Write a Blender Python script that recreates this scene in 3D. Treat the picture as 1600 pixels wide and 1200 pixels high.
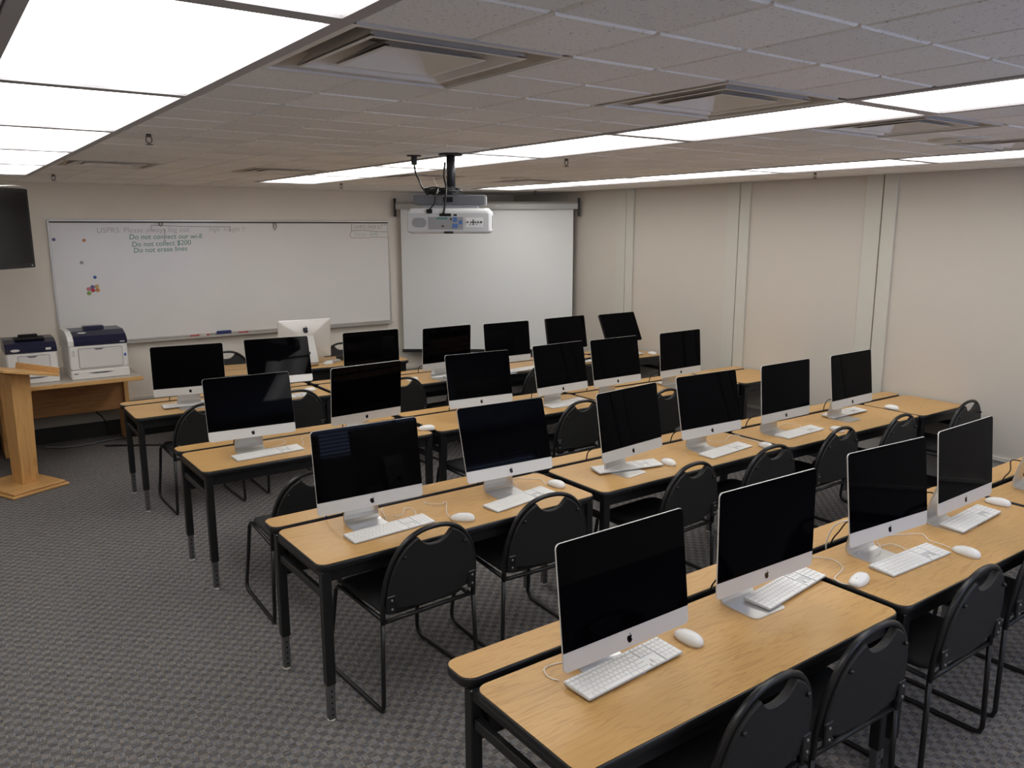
import bpy, math, random
from mathutils import Vector, Matrix
random.seed(7)
for o in list(bpy.data.objects): bpy.data.objects.remove(o)
SC = bpy.context.scene
C = SC.collection
R = math.radians
PI = math.pi

# ------------------------------------------------------------------ camera, world, exposure
CAMZ = 2.085
cam_d = bpy.data.cameras.new('camera')
cam = bpy.data.objects.new('camera', cam_d); C.objects.link(cam)
cr, cu, cw = Vector((.810528, -.585699, -.001398)), Vector((.112175, .152892, .981856)), Vector((.574858, .795978, -.189624))
cam.matrix_world = Matrix(((cr.x, cu.x, -cw.x, 0), (cr.y, cu.y, -cw.y, 0), (cr.z, cu.z, -cw.z, CAMZ), (0, 0, 0, 1)))
cam_d.sensor_width = 36; cam_d.lens = 1263.63/1600*36; cam_d.clip_start = .05
SC.camera = cam
SC.view_settings.view_transform = 'Standard'; SC.view_settings.look = 'None'
SC.view_settings.gamma = 1; SC.view_settings.use_curve_mapping = False
SC.view_settings.exposure = 0.06
SC.cycles.diffuse_bounces = 8
W = bpy.data.worlds.new('world'); SC.world = W; W.use_nodes = True
W.node_tree.nodes['Background'].inputs[0].default_value = (.02, .022, .028, 1)
PANEL = 4.7          # radiance of the lit ceiling panels
# ------------------------------------------------------------------ room constants
XR, YB, ZC = 6.505, 8.9625, 2.513
XL, YN = -1.75, -1.75
DESK = .722
FT = .3048
GX, GY = .795, 1.6774          # ceiling grid origin (tee right of the left light row, first separator)
L4 = 1.2192

# ------------------------------------------------------------------ materials
MATS = {}
def nodes(name):
    m = bpy.data.materials.new(name); m.use_nodes = True
    nt = m.node_tree; b = nt.nodes['Principled BSDF']
    MATS[name] = m
    return m, nt, b
def plain(name, col, rough=.5, metal=0, spec=.5, coat=0, noise=0, nscale=60, bump=0, bscale=200, emit=None, es=1):
    m, nt, b = nodes(name)
    b.inputs['Base Color'].default_value = (*col, 1); b.inputs['Roughness'].default_value = rough
    b.inputs['Metallic'].default_value = metal; b.inputs['Specular IOR Level'].default_value = spec
    b.inputs['Coat Weight'].default_value = coat
    if emit: b.inputs['Emission Color'].default_value = (*emit, 1); b.inputs['Emission Strength'].default_value = es
    if noise or bump:
        tc = nt.nodes.new('ShaderNodeTexCoord')
    if noise:
        n = nt.nodes.new('ShaderNodeTexNoise'); n.inputs['Scale'].default_value = nscale; n.inputs['Detail'].default_value = 4
        nt.links.new(tc.outputs['Object'], n.inputs['Vector'])
        mx = nt.nodes.new('ShaderNodeMix'); mx.data_type = 'RGBA'
        mx.inputs[6].default_value = (*[c*(1-noise) for c in col], 1); mx.inputs[7].default_value = (*[min(1, c*(1+noise)) for c in col], 1)
        nt.links.new(n.outputs['Fac'], mx.inputs[0]); nt.links.new(mx.outputs[2], b.inputs['Base Color'])
    if bump:
        n2 = nt.nodes.new('ShaderNodeTexNoise'); n2.inputs['Scale'].default_value = bscale; n2.inputs['Detail'].default_value = 3
        nt.links.new(tc.outputs['Object'], n2.inputs['Vector'])
        bp = nt.nodes.new('ShaderNodeBump'); bp.inputs['Strength'].default_value = bump; bp.inputs['Distance'].default_value = .004
        nt.links.new(n2.outputs['Fac'], bp.inputs['Height']); nt.links.new(bp.outputs[0], b.inputs['Normal'])
    return m
def wood(name, light, dark, axis=0, rough=.38, scale=1.0, grain=1.0):
    m, nt, b = nodes(name); N = nt.nodes; Lk = nt.links
    tc = N.new('ShaderNodeTexCoord'); oi = N.new('ShaderNodeObjectInfo')
    add = N.new('ShaderNodeVectorMath'); add.operation = 'ADD'
    sc = N.new('ShaderNodeVectorMath'); sc.operation = 'SCALE'; sc.inputs['Scale'].default_value = 9.0
    cmb = N.new('ShaderNodeCombineXYZ')
    for i in range(3): Lk.new(oi.outputs['Random'], cmb.inputs[i])
    Lk.new(cmb.outputs[0], sc.inputs[0]); Lk.new(tc.outputs['Object'], add.inputs[0]); Lk.new(sc.outputs[0], add.inputs[1])
    mp = N.new('ShaderNodeMapping'); s = [14*scale, 14*scale, 14*scale]; s[axis] = 1.1*scale
    mp.inputs['Scale'].default_value = s; Lk.new(add.outputs[0], mp.inputs['Vector'])
    n1 = N.new('ShaderNodeTexNoise'); n1.inputs['Scale'].default_value = 1.0; n1.inputs['Detail'].default_value = 3; n1.inputs['Distortion'].default_value = .6
    Lk.new(mp.outputs[0], n1.inputs['Vector'])
    # cathedral rings: fract of stretched noise
    mul = N.new('ShaderNodeMath'); mul.operation = 'MULTIPLY'; mul.inputs[1].default_value = 9; Lk.new(n1.outputs['Fac'], mul.inputs[0])
    fr = N.new('ShaderNodeMath'); fr.operation = 'FRACT'; Lk.new(mul.outputs[0], fr.inputs[0])
    rp = N.new('ShaderNodeValToRGB'); rp.color_ramp.elements[0].position = .0; rp.color_ramp.elements[0].color = (0, 0, 0, 1)
    rp.color_ramp.elements[1].position = .55; rp.color_ramp.elements[1].color = (0, 0, 0, 1)
    e = rp.color_ramp.elements.new(.93); e.color = (1, 1, 1, 1); e = rp.color_ramp.elements.new(1.0); e.color = (0, 0, 0, 1)
    Lk.new(fr.outputs[0], rp.inputs[0])
    mp2 = N.new('ShaderNodeMapping'); s2 = [260*scale, 260*scale, 260*scale]; s2[axis] = 7*scale
    mp2.inputs['Scale'].default_value = s2; Lk.new(add.outputs[0], mp2.inputs['Vector'])
    n2 = N.new('ShaderNodeTexNoise'); n2.inputs['Scale'].default_value = 1; n2.inputs['Detail'].default_value = 2; Lk.new(mp2.outputs[0], n2.inputs['Vector'])
    n3 = N.new('ShaderNodeTexNoise'); n3.inputs['Scale'].default_value = 2.2; Lk.new(add.outputs[0], n3.inputs['Vector'])
    m1 = N.new('ShaderNodeMath'); m1.operation = 'MULTIPLY'; Lk.new(rp.outputs[0], m1.inputs[0]); Lk.new(n3.outputs['Fac'], m1.inputs[1])
    m2 = N.new('ShaderNodeMath'); m2.operation = 'MULTIPLY_ADD'; Lk.new(n2.outputs['Fac'], m2.inputs[0]); m2.inputs[1].default_value = .35*grain
    m1b = N.new('ShaderNodeMath'); m1b.operation = 'MULTIPLY'; m1b.inputs[1].default_value = .85*grain; Lk.new(m1.outputs[0], m1b.inputs[0])
    Lk.new(m1b.outputs[0], m2.inputs[2])
    mx = N.new('ShaderNodeMix'); mx.data_type = 'RGBA'; mx.inputs[6].default_value = (*light, 1); mx.inputs[7].default_value = (*dark, 1)
    Lk.new(m2.outputs[0], mx.inputs[0]); Lk.new(mx.outputs[2], b.inputs['Base Color'])
    b.inputs['Roughness'].default_value = rough; b.inputs['Specular IOR Level'].default_value = .4
    return m
def carpet_mat():
    m, nt, b = nodes('carpet'); N = nt.nodes; Lk = nt.links
    tc = N.new('ShaderNodeTexCoord')
    mp = N.new('ShaderNodeMapping'); mp.inputs['Rotation'].default_value = (0, 0, R(0)); Lk.new(tc.outputs['Object'], mp.inputs['Vector'])
    ns = N.new('ShaderNodeTexNoise'); ns.inputs['Scale'].default_value = 30; ns.inputs['Detail'].default_value = 2; Lk.new(mp.outputs[0], ns.inputs['Vector'])
    vs = N.new('ShaderNodeVectorMath'); vs.operation = 'SCALE'; vs.inputs['Scale'].default_value = .014
    va = N.new('ShaderNodeVectorMath'); va.operation = 'ADD'
    Lk.new(ns.outputs['Color'], vs.inputs[0]); Lk.new(mp.outputs[0], va.inputs[0]); Lk.new(vs.outputs[0], va.inputs[1])
    ck = N.new('ShaderNodeTexChecker'); ck.inputs['Scale'].default_value = 29
    ck.inputs['Color1'].default_value = (1, 1, 1, 1); ck.inputs['Color2'].default_value = (0, 0, 0, 1); Lk.new(va.outputs[0], ck.inputs['Vector'])
    # stripes along x in one block, along y in the other (basket weave)
    def stripes(sx, sy):
        mm = N.new('ShaderNodeMapping'); mm.inputs['Scale'].default_value = (sx, sy, 1); Lk.new(mp.outputs[0], mm.inputs['Vector'])
        nn = N.new('ShaderNodeTexNoise'); nn.inputs['Scale'].default_value = 1; nn.inputs['Detail'].default_value = 2; Lk.new(mm.outputs[0], nn.inputs['Vector']); return nn
    a = stripes(25, 330); c = stripes(330, 25)
    mx = N.new('ShaderNodeMix'); mx.data_type = 'FLOAT'; Lk.new(ck.outputs['Fac'], mx.inputs[0]); Lk.new(a.outputs['Fac'], mx.inputs[2]); Lk.new(c.outputs['Fac'], mx.inputs[3])
    md = N.new('ShaderNodeMath'); md.operation = 'MULTIPLY_ADD'; Lk.new(ck.outputs['Fac'], md.inputs[0]); md.inputs[1].default_value = .15; Lk.new(mx.outputs[0], md.inputs[2])
    rp = N.new('ShaderNodeValToRGB'); el = rp.color_ramp.elements
    el[0].position = .34; el[0].color = (.050, .049, .048, 1); el[1].position = .80; el[1].color = (.275, .265, .255, 1)
    x = el.new(.52); x.color = (.142, .138, .134, 1)
    Lk.new(md.outputs[0], rp.inputs[0])
    nh = N.new('ShaderNodeTexNoise'); nh.inputs['Scale'].default_value = 55; nh.inputs['Detail'].default_value = 3; Lk.new(mp.outputs[0], nh.inputs['Vector'])
    rh = N.new('ShaderNodeValToRGB'); eh = rh.color_ramp.elements
    eh[0].position = .38; eh[0].color = (.84, .90, 1.06, 1); eh[1].position = .62; eh[1].color = (1.12, 1.02, .90, 1)
    Lk.new(nh.outputs['Fac'], rh.inputs[0])
    mu = N.new('ShaderNodeMix'); mu.data_type = 'RGBA'; mu.blend_type = 'MULTIPLY'; mu.inputs[0].default_value = 1
    Lk.new(rp.outputs[0], mu.inputs[6]); Lk.new(rh.outputs[0], mu.inputs[7]); Lk.new(mu.outputs[2], b.inputs['Base Color'])
    b.inputs['Roughness'].default_value = .95; b.inputs['Specular IOR Level'].default_value = .1
    bp = N.new('ShaderNodeBump'); bp.inputs['Strength'].default_value = .5; bp.inputs['Distance'].default_value = .004
    Lk.new(md.outputs[0], bp.inputs['Height']); Lk.new(bp.outputs[0], b.inputs['Normal'])
    return m
def tile_mat():
    m, nt, b = nodes('ceiling_tile'); N = nt.nodes; Lk = nt.links
    tc = N.new('ShaderNodeTexCoord'); geo = N.new('ShaderNodeNewGeometry'); oi = N.new('ShaderNodeObjectInfo')
    n = N.new('ShaderNodeTexNoise'); n.inputs['Scale'].default_value = 130; n.inputs['Detail'].default_value = 4; Lk.new(geo.outputs['Position'], n.inputs['Vector'])
    rp = N.new('ShaderNodeValToRGB'); el = rp.color_ramp.elements
    el[0].position = .30; el[0].color = (.50, .48, .46, 1); el[1].position = .38; el[1].color = (.91, .90, .89, 1)
    Lk.new(n.outputs['Fac'], rp.inputs[0])
    hs = N.new('ShaderNodeHueSaturation')
    ml = N.new('ShaderNodeMath'); ml.operation = 'MULTIPLY_ADD'; ml.inputs[1].default_value = .10; ml.inputs[2].default_value = .95
    Lk.new(oi.outputs['Random'], ml.inputs[0]); Lk.new(ml.outputs[0], hs.inputs['Value'])
    Lk.new(rp.outputs[0], hs.inputs['Color']); Lk.new(hs.outputs[0], b.inputs['Base Color'])
    b.inputs['Roughness'].default_value = .9; b.inputs['Specular IOR Level'].default_value = .15
    bp = N.new('ShaderNodeBump'); bp.inputs['Strength'].default_value = .35; bp.inputs['Distance'].default_value = .003
    Lk.new(n.outputs['Fac'], bp.inputs['Height']); Lk.new(bp.outputs[0], b.inputs['Normal'])
    return m
def panel_mat():
    m, nt, b = nodes('light_diffuser'); N = nt.nodes; Lk = nt.links
    tc = N.new('ShaderNodeTexCoord'); sp = N.new('ShaderNodeSeparateXYZ'); Lk.new(tc.outputs['Object'], sp.inputs[0])
    # tubes behind the prismatic sheet: two soft bright bands along the panel
    a = N.new('ShaderNodeMath'); a.operation = 'ABSOLUTE'; Lk.new(sp.outputs[0], a.inputs[0])
    s = N.new('ShaderNodeMath'); s.operation = 'SUBTRACT'; Lk.new(a.outputs[0], s.inputs[0]); s.inputs[1].default_value = .14
    q = N.new('ShaderNodeMath'); q.operation = 'ABSOLUTE'; Lk.new(s.outputs[0], q.inputs[0])
    mr = N.new('ShaderNodeMapRange'); mr.interpolation_type = 'SMOOTHSTEP'
    mr.inputs[1].default_value = 0; mr.inputs[2].default_value = .13; mr.inputs[3].default_value = 1.25; mr.inputs[4].default_value = .72
    Lk.new(q.outputs[0], mr.inputs[0])
    mm = N.new('ShaderNodeMath'); mm.operation = 'MULTIPLY'; mm.inputs[1].default_value = PANEL; Lk.new(mr.outputs[0], mm.inputs[0])
    b.inputs['Base Color'].default_value = (.8, .8, .8, 1); b.inputs['Roughness'].default_value = .35
    b.inputs['Emission Color'].default_value = (1, .985, .955, 1); Lk.new(mm.outputs[0], b.inputs['Emission Strength'])
    return m
def srgb(r, g, b):
    f = lambda v: (v/255/12.92) if v <= 10 else ((v/255+.055)/1.055)**2.4
    return (f(r), f(g), f(b))

carpet_mat(); tile_mat(); panel_mat()
plain('wall', (.84, .79, .71), .85, spec=.15, noise=.03, nscale=6, bump=.12, bscale=160)
plain('wall_panel', (.585, .545, .485), .8, spec=.2, noise=.02, nscale=4, bump=.05, bscale=120)
plain('batten', (.57, .56, .50), .6, spec=.3)
plain('rail_paint', (.72, .69, .63), .5)
plain('lower_wall', (.40, .385, .365), .85, noise=.05, nscale=40)
plain('base_black', (.012, .012, .013), .5)
plain('tee', (.50, .485, .47), .5, noise=.03)
plain('tee_white', (.70, .68, .65), .5)
plain('backing', (.035, .03, .027), .9)
plain('light_frame', (.40, .385, .40), .45, noise=.03)
plain('vent_metal', (.82, .79, .75), .5, noise=.08, nscale=9)
plain('vent_dust', (.60, .53, .46), .75, noise=.35, nscale=14)
plain('duct_dark', (.012, .012, .014), .8)
wood('laminate', (.60, .362, .137), (.35, .18, .055), 0, .36, 1.7, .75)
wood('oak', (.76, .44, .17), (.46, .23, .075), 2, .4, .8)
wood('oak_flat', (.74, .44, .18), (.46, .24, .08), 0, .4, .8)
wood('oak_dark', (.40, .20, .075), (.22, .10, .033), 0, .5, .8)
plain('table_laminate_grey', (.47, .42, .36), .3, noise=.04, nscale=25)
plain('black_edge', (.010, .010, .011), .32)
plain('black_metal', (.009, .009, .010), .38, spec=.5)
plain('chrome_leg', (.24, .24, .25), .3, metal=.9)
plain('dark_hole', (.004, .004, .004), .9)
plain('glide', (.75, .73, .68), .5)
plain('chair_vinyl', (.012, .012, .0125), .55, bump=.25, bscale=500)
plain('chair_fabric', (.020, .020, .022), .8, bump=.4, bscale=700)
plain('chair_tube', (.010, .010, .011), .35)
plain('aluminium', (.66, .66, .655), .34, metal=.85)
plain('silver_chin', (.76, .75, .725), .45, metal=.35)
plain('screen_glass', (.0012, .0012, .002), .03, spec=.05)
plain('logo_black', (.004, .004, .004), .12)
plain('white_plastic', (.80, .80, .79), .22, spec=.5)
plain('key_white', (.80, .80, .79), .4)
plain('keyboard_alu', (.60, .61, .62), .4, metal=.7)
plain('cord_white', (.76, .75, .72), .45)
plain('cord_black', (.008, .008, .008), .45)
plain('cord_blue', (.02, .03, .25), .45)
plain('grey_dot', (.25, .25, .26), .4)
plain('board_white', (.84, .83, .81), .22, spec=.5, noise=.02, nscale=3)
plain('board_frame', (.60, .585, .555), .35, metal=.5)
plain('cork_strip', (.10, .085, .07), .8)
plain('ink_black', (.20, .18, .17), .6)
plain('ink_faint', (.36, .335, .315), .6)
plain('ink_green', (.03, .26, .15), .6)
plain('ink_red', (.45, .22, .20), .6)
plain('ink_teal', (.20, .42, .36), .6)
plain('screen_fabric', (.80, .82, .82), .8, spec=.2)
plain('screen_housing', (.42, .42, .40), .4, metal=.3)
plain('proj_white', (.72, .73, .74), .38)
plain('proj_grey', (.54, .55, .56), .45)
plain('mount_grey', (.13, .135, .15), .45)
plain('mount_light', (.30, .30, .31), .5)
plain('pole_dark', (.035, .035, .04), .4, metal=.4)
plain('label_blue', (.07, .16, .42), .5)
plain('label_green', (.10, .22, .20), .5)
plain('printer_white', (.80, .785, .765), .42)
plain('printer_panel', (.72, .70, .685), .45)
plain('printer_navy', (.010, .012, .042), .3)
plain('printer_gap', (.10, .10, .12), .7)
plain('badge', (.62, .63, .60), .4)
plain('tv_black', (.006, .006, .006), .3)
plain('tv_screen', (.008, .0075, .007), .12)
plain('steel_small', (.55, .5, .46), .35, metal=.8)
plain('sprinkler', (.10, .075, .065), .5)
plain('speaker_white', (.68, .66, .62), .6)
plain('red', (.55, .03, .04), .4); plain('pinkish', (.62, .22, .28), .4); plain('orange', (.62, .27, .08), .4)
plain('purple', (.16, .12, .30), .4); plain('blue', (.06, .13, .42), .4); plain('green', (.28, .42, .12), .4)
plain('yellow', (.62, .42, .15), .4); plain('ring_grey', (.36, .35, .34), .4); plain('eraser_blue', (.015, .035, .16), .6)
plain('window_glass', (.02, .03, .06), .1, emit=(.5, .64, 1.0), es=6.0)
plain('blind', (.6, .6, .66), .5)
plain('paper', (.75, .74, .71), .7)

# ------------------------------------------------------------------ mesh builder
class MB:
    def __init__(s): s.v = []; s.f = []; s.sm = []
    def add(s, vs, fs, smooth=False):
        o = len(s.v); s.v += [tuple(v) for v in vs]
        for f in fs: s.f.append(tuple(i+o for i in f)); s.sm.append(smooth)
        return s
    def box(s, x0, x1, y0, y1, z0, z1, M=None):
        vs = [Vector((x, y, z)) for z in (z0, z1) for y in (y0, y1) for x in (x0, x1)]
        if M: vs = [M @ v for v in vs]
        return s.add(vs, [(0, 2, 3, 1), (4, 5, 7, 6), (0, 1, 5, 4), (2, 6, 7, 3), (0, 4, 6, 2), (1, 3, 7, 5)])
    def bbox(s, x0, x1, y0, y1, z0, z1, b=.004, M=None):
        # chamfered box: outline octagon prism with chamfered top and bottom
        def ring(i, z): return [Vector(p) for p in ((x0+b+i, y0+i, z), (x1-b-i, y0+i, z), (x1-i, y0+b+i, z), (x1-i, y1-b-i, z), (x1-b-i, y1-i, z), (x0+b+i, y1-i, z), (x0+i, y1-b-i, z), (x0+i, y0+b+i, z))]
        rs = [ring(b, z0), ring(0, z0+b), ring(0, z1-b), ring(b, z1)]
        return s.rings(rs, True, True, M=M)
    def rings(s, rs, c0=True, c1=True, smooth=False, M=None, closed=True):
        n = len(rs[0]); vs = [Vector(p) for r in rs for p in r]
        if M: vs = [M @ v for v in vs]
        fs = []
        for k in range(len(rs)-1):
            for i in range(n if closed else n-1):
                j = (i+1) % n; fs.append((k*n+i, k*n+j, (k+1)*n+j, (k+1)*n+i))
        s.add(vs, fs, smooth); o = len(s.v)-len(vs)
        if c0: s.f.append(tuple(o+i for i in reversed(range(n)))); s.sm.append(False)
        if c1: s.f.append(tuple(o+(len(rs)-1)*n+i for i in range(n))); s.sm.append(False)
        return s
    def prism(s, pts, z0, z1, M=None, smooth=False):
        return s.rings([[(x, y, z0) for x, y in pts], [(x, y, z1) for x, y in pts]], M=M, smooth=smooth)
    def tube(s, path, r, n=8, closed=False, caps=True):
        P = [Vector(p) for p in path]; rs = []; up = Vector((0, 0, 1)); prev = None
        for i, p in enumerate(P):
            if closed: t = P[(i+1) % len(P)]-P[i-1]
            else: t = P[min(i+1, len(P)-1)]-P[max(i-1, 0)]
            t = t.normalized() if t.length > 1e-9 else Vector((0, 0, 1))
            if prev is None:
                a = t.cross(up)
                if a.length < 1e-3: a = t.cross(Vector((1, 0, 0)))
            else: a = prev - t*prev.dot(t)
            a.normalize(); prev = a; b = t.cross(a)
            rs.append([p + (a*math.cos(2*PI*k/n) + b*math.sin(2*PI*k/n))*r for k in range(n)])
        if closed: rs.append(rs[0])
        return s.rings(rs, caps and not closed, caps and not closed, True)
    def lathe(s, prof, n=16, cx=0, cy=0, M=None, smooth=True):
        rs = [[(cx+r*math.cos(2*PI*k/n), cy+r*math.sin(2*PI*k/n), z) for k in range(n)] for r, z in prof]
        return s.rings(rs, True, True, smooth, M=M)
    def mesh(s, name, mat):
        me = bpy.data.meshes.new(name); me.from_pydata(s.v, [], s.f); me.update()
        me.polygons.foreach_set('use_smooth', s.sm)
        import bmesh
        bm = bmesh.new(); bm.from_mesh(me); bmesh.ops.recalc_face_normals(bm, faces=bm.faces); bm.to_mesh(me); bm.free()
        me.materials.append(MATS[mat]); return me
    def build(s, name, mat, parent=None): return link(name, s.mesh(name, mat), parent)
def link(name, data, parent=None):
    o = bpy.data.objects.new(name, data); C.objects.link(o)
    if parent: o.parent = parent
    return o
def tag(o, label=None, cat=None, group=None, kind=None):
    if label: o['label'] = label
    if cat: o['category'] = cat
    if group: o['group'] = group
    if kind: o['kind'] = kind
    return o
def empty(name, loc=(0, 0, 0), rz=0):
    o = bpy.data.objects.new(name, None); C.objects.link(o); o.location = loc; o.rotation_euler = (0, 0, rz); o.empty_display_size = .1; return o
def copy_tree(o, parent=None):
    c = o.copy(); C.objects.link(c); c.parent = parent
    for ch in list(KIDS.get(o.name, [])): copy_tree(ch, c)
    return c
KIDS = {}
def index_kids():
    KIDS.clear()
    for o in bpy.data.objects:
        if o.parent: KIDS.setdefault(o.parent.name, []).append(o)
def rrect(x0, x1, y0, y1, r, n=5):
    pts = []
    for cx, cy, a in ((x1-r, y0+r, -90), (x1-r, y1-r, 0), (x0+r, y1-r, 90), (x0+r, y0+r, 180)):
        for k in range(n+1):
            t = R(a+90*k/n); pts.append((cx+r*math.cos(t), cy+r*math.sin(t)))
    return pts
def smooth_path(pts, n=6):
    P = [Vector(p) for p in pts]; out = []
    for i in range(len(P)-1):
        p0, p1, p2, p3 = P[max(i-1, 0)], P[i], P[i+1], P[min(i+2, len(P)-1)]
        for k in range(n):
            t = k/n
            out.append(.5*((2*p1)+(-p0+p2)*t+(2*p0-5*p1+4*p2-p3)*t*t+(-p0+3*p1-3*p2+p3)*t**3))
    out.append(P[-1]); return out
ORD = ['first', 'second', 'third', 'fourth', 'fifth', 'sixth', 'seventh', 'eighth']

# ------------------------------------------------------------------ room shell
def struct(name, mb, mat): return tag(mb.build(name, mat), kind='structure')
struct('floor', MB().box(XL-.1, XR+.1, YN-.1, YB+.1, -.05, 0), 'carpet')
wall_back = struct('wall_back', MB().box(XL-.1, XR+.1, YB, YB+.12, 0, ZC+.2), 'wall')
wall_right = struct('wall_right', MB().box(XR, XR+.12, YN-.1, YB, 0, ZC+.2), 'wall_panel')
struct('wall_left', MB().box(XL-.12, XL, YN-.1, YB, 0, ZC+.2), 'wall')
WX0, WX1, WZ0, WZ1 = 2.3, 5.6, .95, 2.2
mb = MB().box(XL, WX0, YN-.12, YN, 0, ZC+.2).box(WX1, XR, YN-.12, YN, 0, ZC+.2).box(WX0, WX1, YN-.12, YN, 0, WZ0).box(WX0, WX1, YN-.12, YN, WZ1, ZC+.2)
struct('wall_front', mb, 'wall')
# low band around the room: rail, darker lower panel, black base
struct('trim_1', MB().box(XR-.022, XR, YN, YB, .335, .362), 'rail_paint')
struct('trim_2', MB().box(XL, XR-.022, YB-.02, YB, .335, .362), 'rail_paint')
struct('trim_3', MB().box(XR-.006, XR, YN, YB, .09, .335), 'lower_wall')
struct('trim_4', MB().box(XL, XR-.006, YB-.006, YB, .15, .335), 'lower_wall')
struct('baseboard_right', MB().box(XR-.012, XR, YN, YB, 0, .09), 'base_black')
struct('baseboard_back', MB().box(XL, XR-.012, YB-.014, YB, 0, .155), 'base_black')
struct('baseboard_left', MB().box(XL, XL+.012, YN, YB, 0, .12), 'base_black')
# panel joints of the right wall: two flat battens with a dark open seam
for i, y in enumerate((6.786, 5.210, 3.753, 2.25, .72)):
    t = struct('trim_%d' % (i+5), MB().box(XR-.004, XR, y-.006, y+.006, .36, ZC), 'base_black')
    MB().bbox(XR-.014, XR, y+.007, y+.155, .362, ZC, .002).build('batten', 'batten', t)
    MB().bbox(XR-.024, XR, y-.125, y-.007, .362, ZC, .003).build('batten', 'batten', t)
# window behind the camera with half closed blind
w = struct('window_1', MB().box(WX0, WX1, YN-.11, YN-.10, WZ0, WZ1), 'window_glass')
fr = MB()
for a in ((WX0, WX0+.05, WZ0, WZ1), (WX1-.05, WX1, WZ0, WZ1), (WX0, WX1, WZ0, WZ0+.05), (WX0, WX1, WZ1-.05, WZ1), ((WX0+WX1)/2-.02, (WX0+WX1)/2+.02, WZ0, WZ1)):
    fr.box(a[0], a[1], YN-.10, YN-.05, a[2], a[3])
fr.build('window_frame', 'rail_paint', w)
slat = MB().box(-(WX1-WX0)/2+.06, (WX1-WX0)/2-.06, -.019, .019, -.0012, .0012, Matrix.Rotation(R(35), 4, 'X')).mesh('slat', 'blind')
for k in range(28):
    o = link('slat', slat, w); o.location = ((WX0+WX1)/2, YN-.03, WZ0+.07+k*.041)

# ------------------------------------------------------------------ ceiling: backing slab, light rows, diffusers, tiles
ceil = struct('ceiling', MB().box(XL-.1, XR+.1, YN-.1, YB+.1, ZC+.14, ZC+.2), 'backing')
LROWS = [(GX-.6096, 'left'), (GX+3*.6096, 'middle'), (GX+7*.6096, 'right')]
KS = range(-2, 5)
occupied = []
frame_me = MB()
fw, fl = .6096/2, L4/2
for a in ((-fw, -fw+.036, -fl, fl), (fw-.036, fw, -fl, fl), (-fw+.036, fw-.036, -fl, -fl+.029), (-fw+.036, fw-.036, fl-.029, fl)):
    frame_me.box(a[0]+.001*(a[0] == -fw), a[1]-.001*(a[1] == fw), a[2], a[3], -.004, .03)
frame_me = frame_me.mesh('frame', 'light_frame')
diff_me = MB().box(-fw+.036, fw-.036, -fl+.029, fl-.029, .004, .012).mesh('diffuser', 'light_diffuser')
house_me = MB().box(-fw+.002, fw-.002, -fl+.002, fl-.002, .09, .10).mesh('housing', 'tee')
for x0, rn in LROWS:
    for k in KS:
        y0 = GY+k*L4; occupied.append((x0, x0+.6096, y0, y0+L4))
        t = empty('ceiling_light', (x0+fw, y0+fl, ZC))
        n = 4-k
        tag(t, ('lit rectangular ceiling light panel, %s from the back wall in the %s light row' % (ORD[n], rn)).replace('first from', 'nearest'), 'ceiling light', 'fluorescent ceiling panels')
        link('frame', frame_me, t); link('diffuser', diff_me, t); link('housing', house_me, t)
# square louvred air diffusers
def sq(h, z): return [(-h, -h, z), (h, -h, z), (h, h, z), (-h, h, z)]
hw = .6096/2
dm = {}
b = MB(); b.rings([sq(hw-.001, -.003), sq(hw-.02, -.003), sq(hw-.02, .01), sq(hw-.001, .01)], False, False); dm['rim'] = b.mesh('rim', 'vent_metal')
b = MB(); b.rings([sq(hw-.02, .004), sq(hw-.05, .045), sq(hw-.07, .115)], False, False); dm['outer_cone'] = b.mesh('outer_cone', 'vent_dust')
b = MB(); b.rings([sq(.222, -.002), sq(.208, -.002), sq(.150, .075), sq(.155, .080), sq(.222, .003)], False, False); dm['middle_cone'] = b.mesh('middle_cone', 'vent_metal')
b = MB(); b.rings([sq(.148, -.002), sq(.134, -.002), sq(.045, .055), sq(.05, .06), sq(.148, .004)], False, False)
b.rings([sq(.134, -.001), sq(.05, .052)], False, True); dm['centre_plate'] = b.mesh('centre_plate', 'vent_metal')
dm['duct'] = MB().lathe([(.225, .112), (.225, .135)], 20).mesh('duct', 'duct_dark')
nm = ['leftmost air diffuser', 'air diffuser between left and middle light rows', 'air diffuser just right of the middle light row', 'air diffuser beside the right light row']
for j, ky in enumerate((0, 7)):
    for i, kx in enumerate((0, 2, 4, 6)):
        x0, y0 = GX+kx*.6096, GY+ky*.6096; occupied.append((x0, x0+.6096, y0, y0+.6096))
        t = empty('air_diffuser', (x0+hw, y0+hw, ZC))
        tag(t, 'square %s, %s' % (nm[i], ('close to the camera', 'far back')[j]), 'air diffuser', 'ceiling air diffusers')
        for k_, me in dm.items(): link(k_, me, t)
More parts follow.
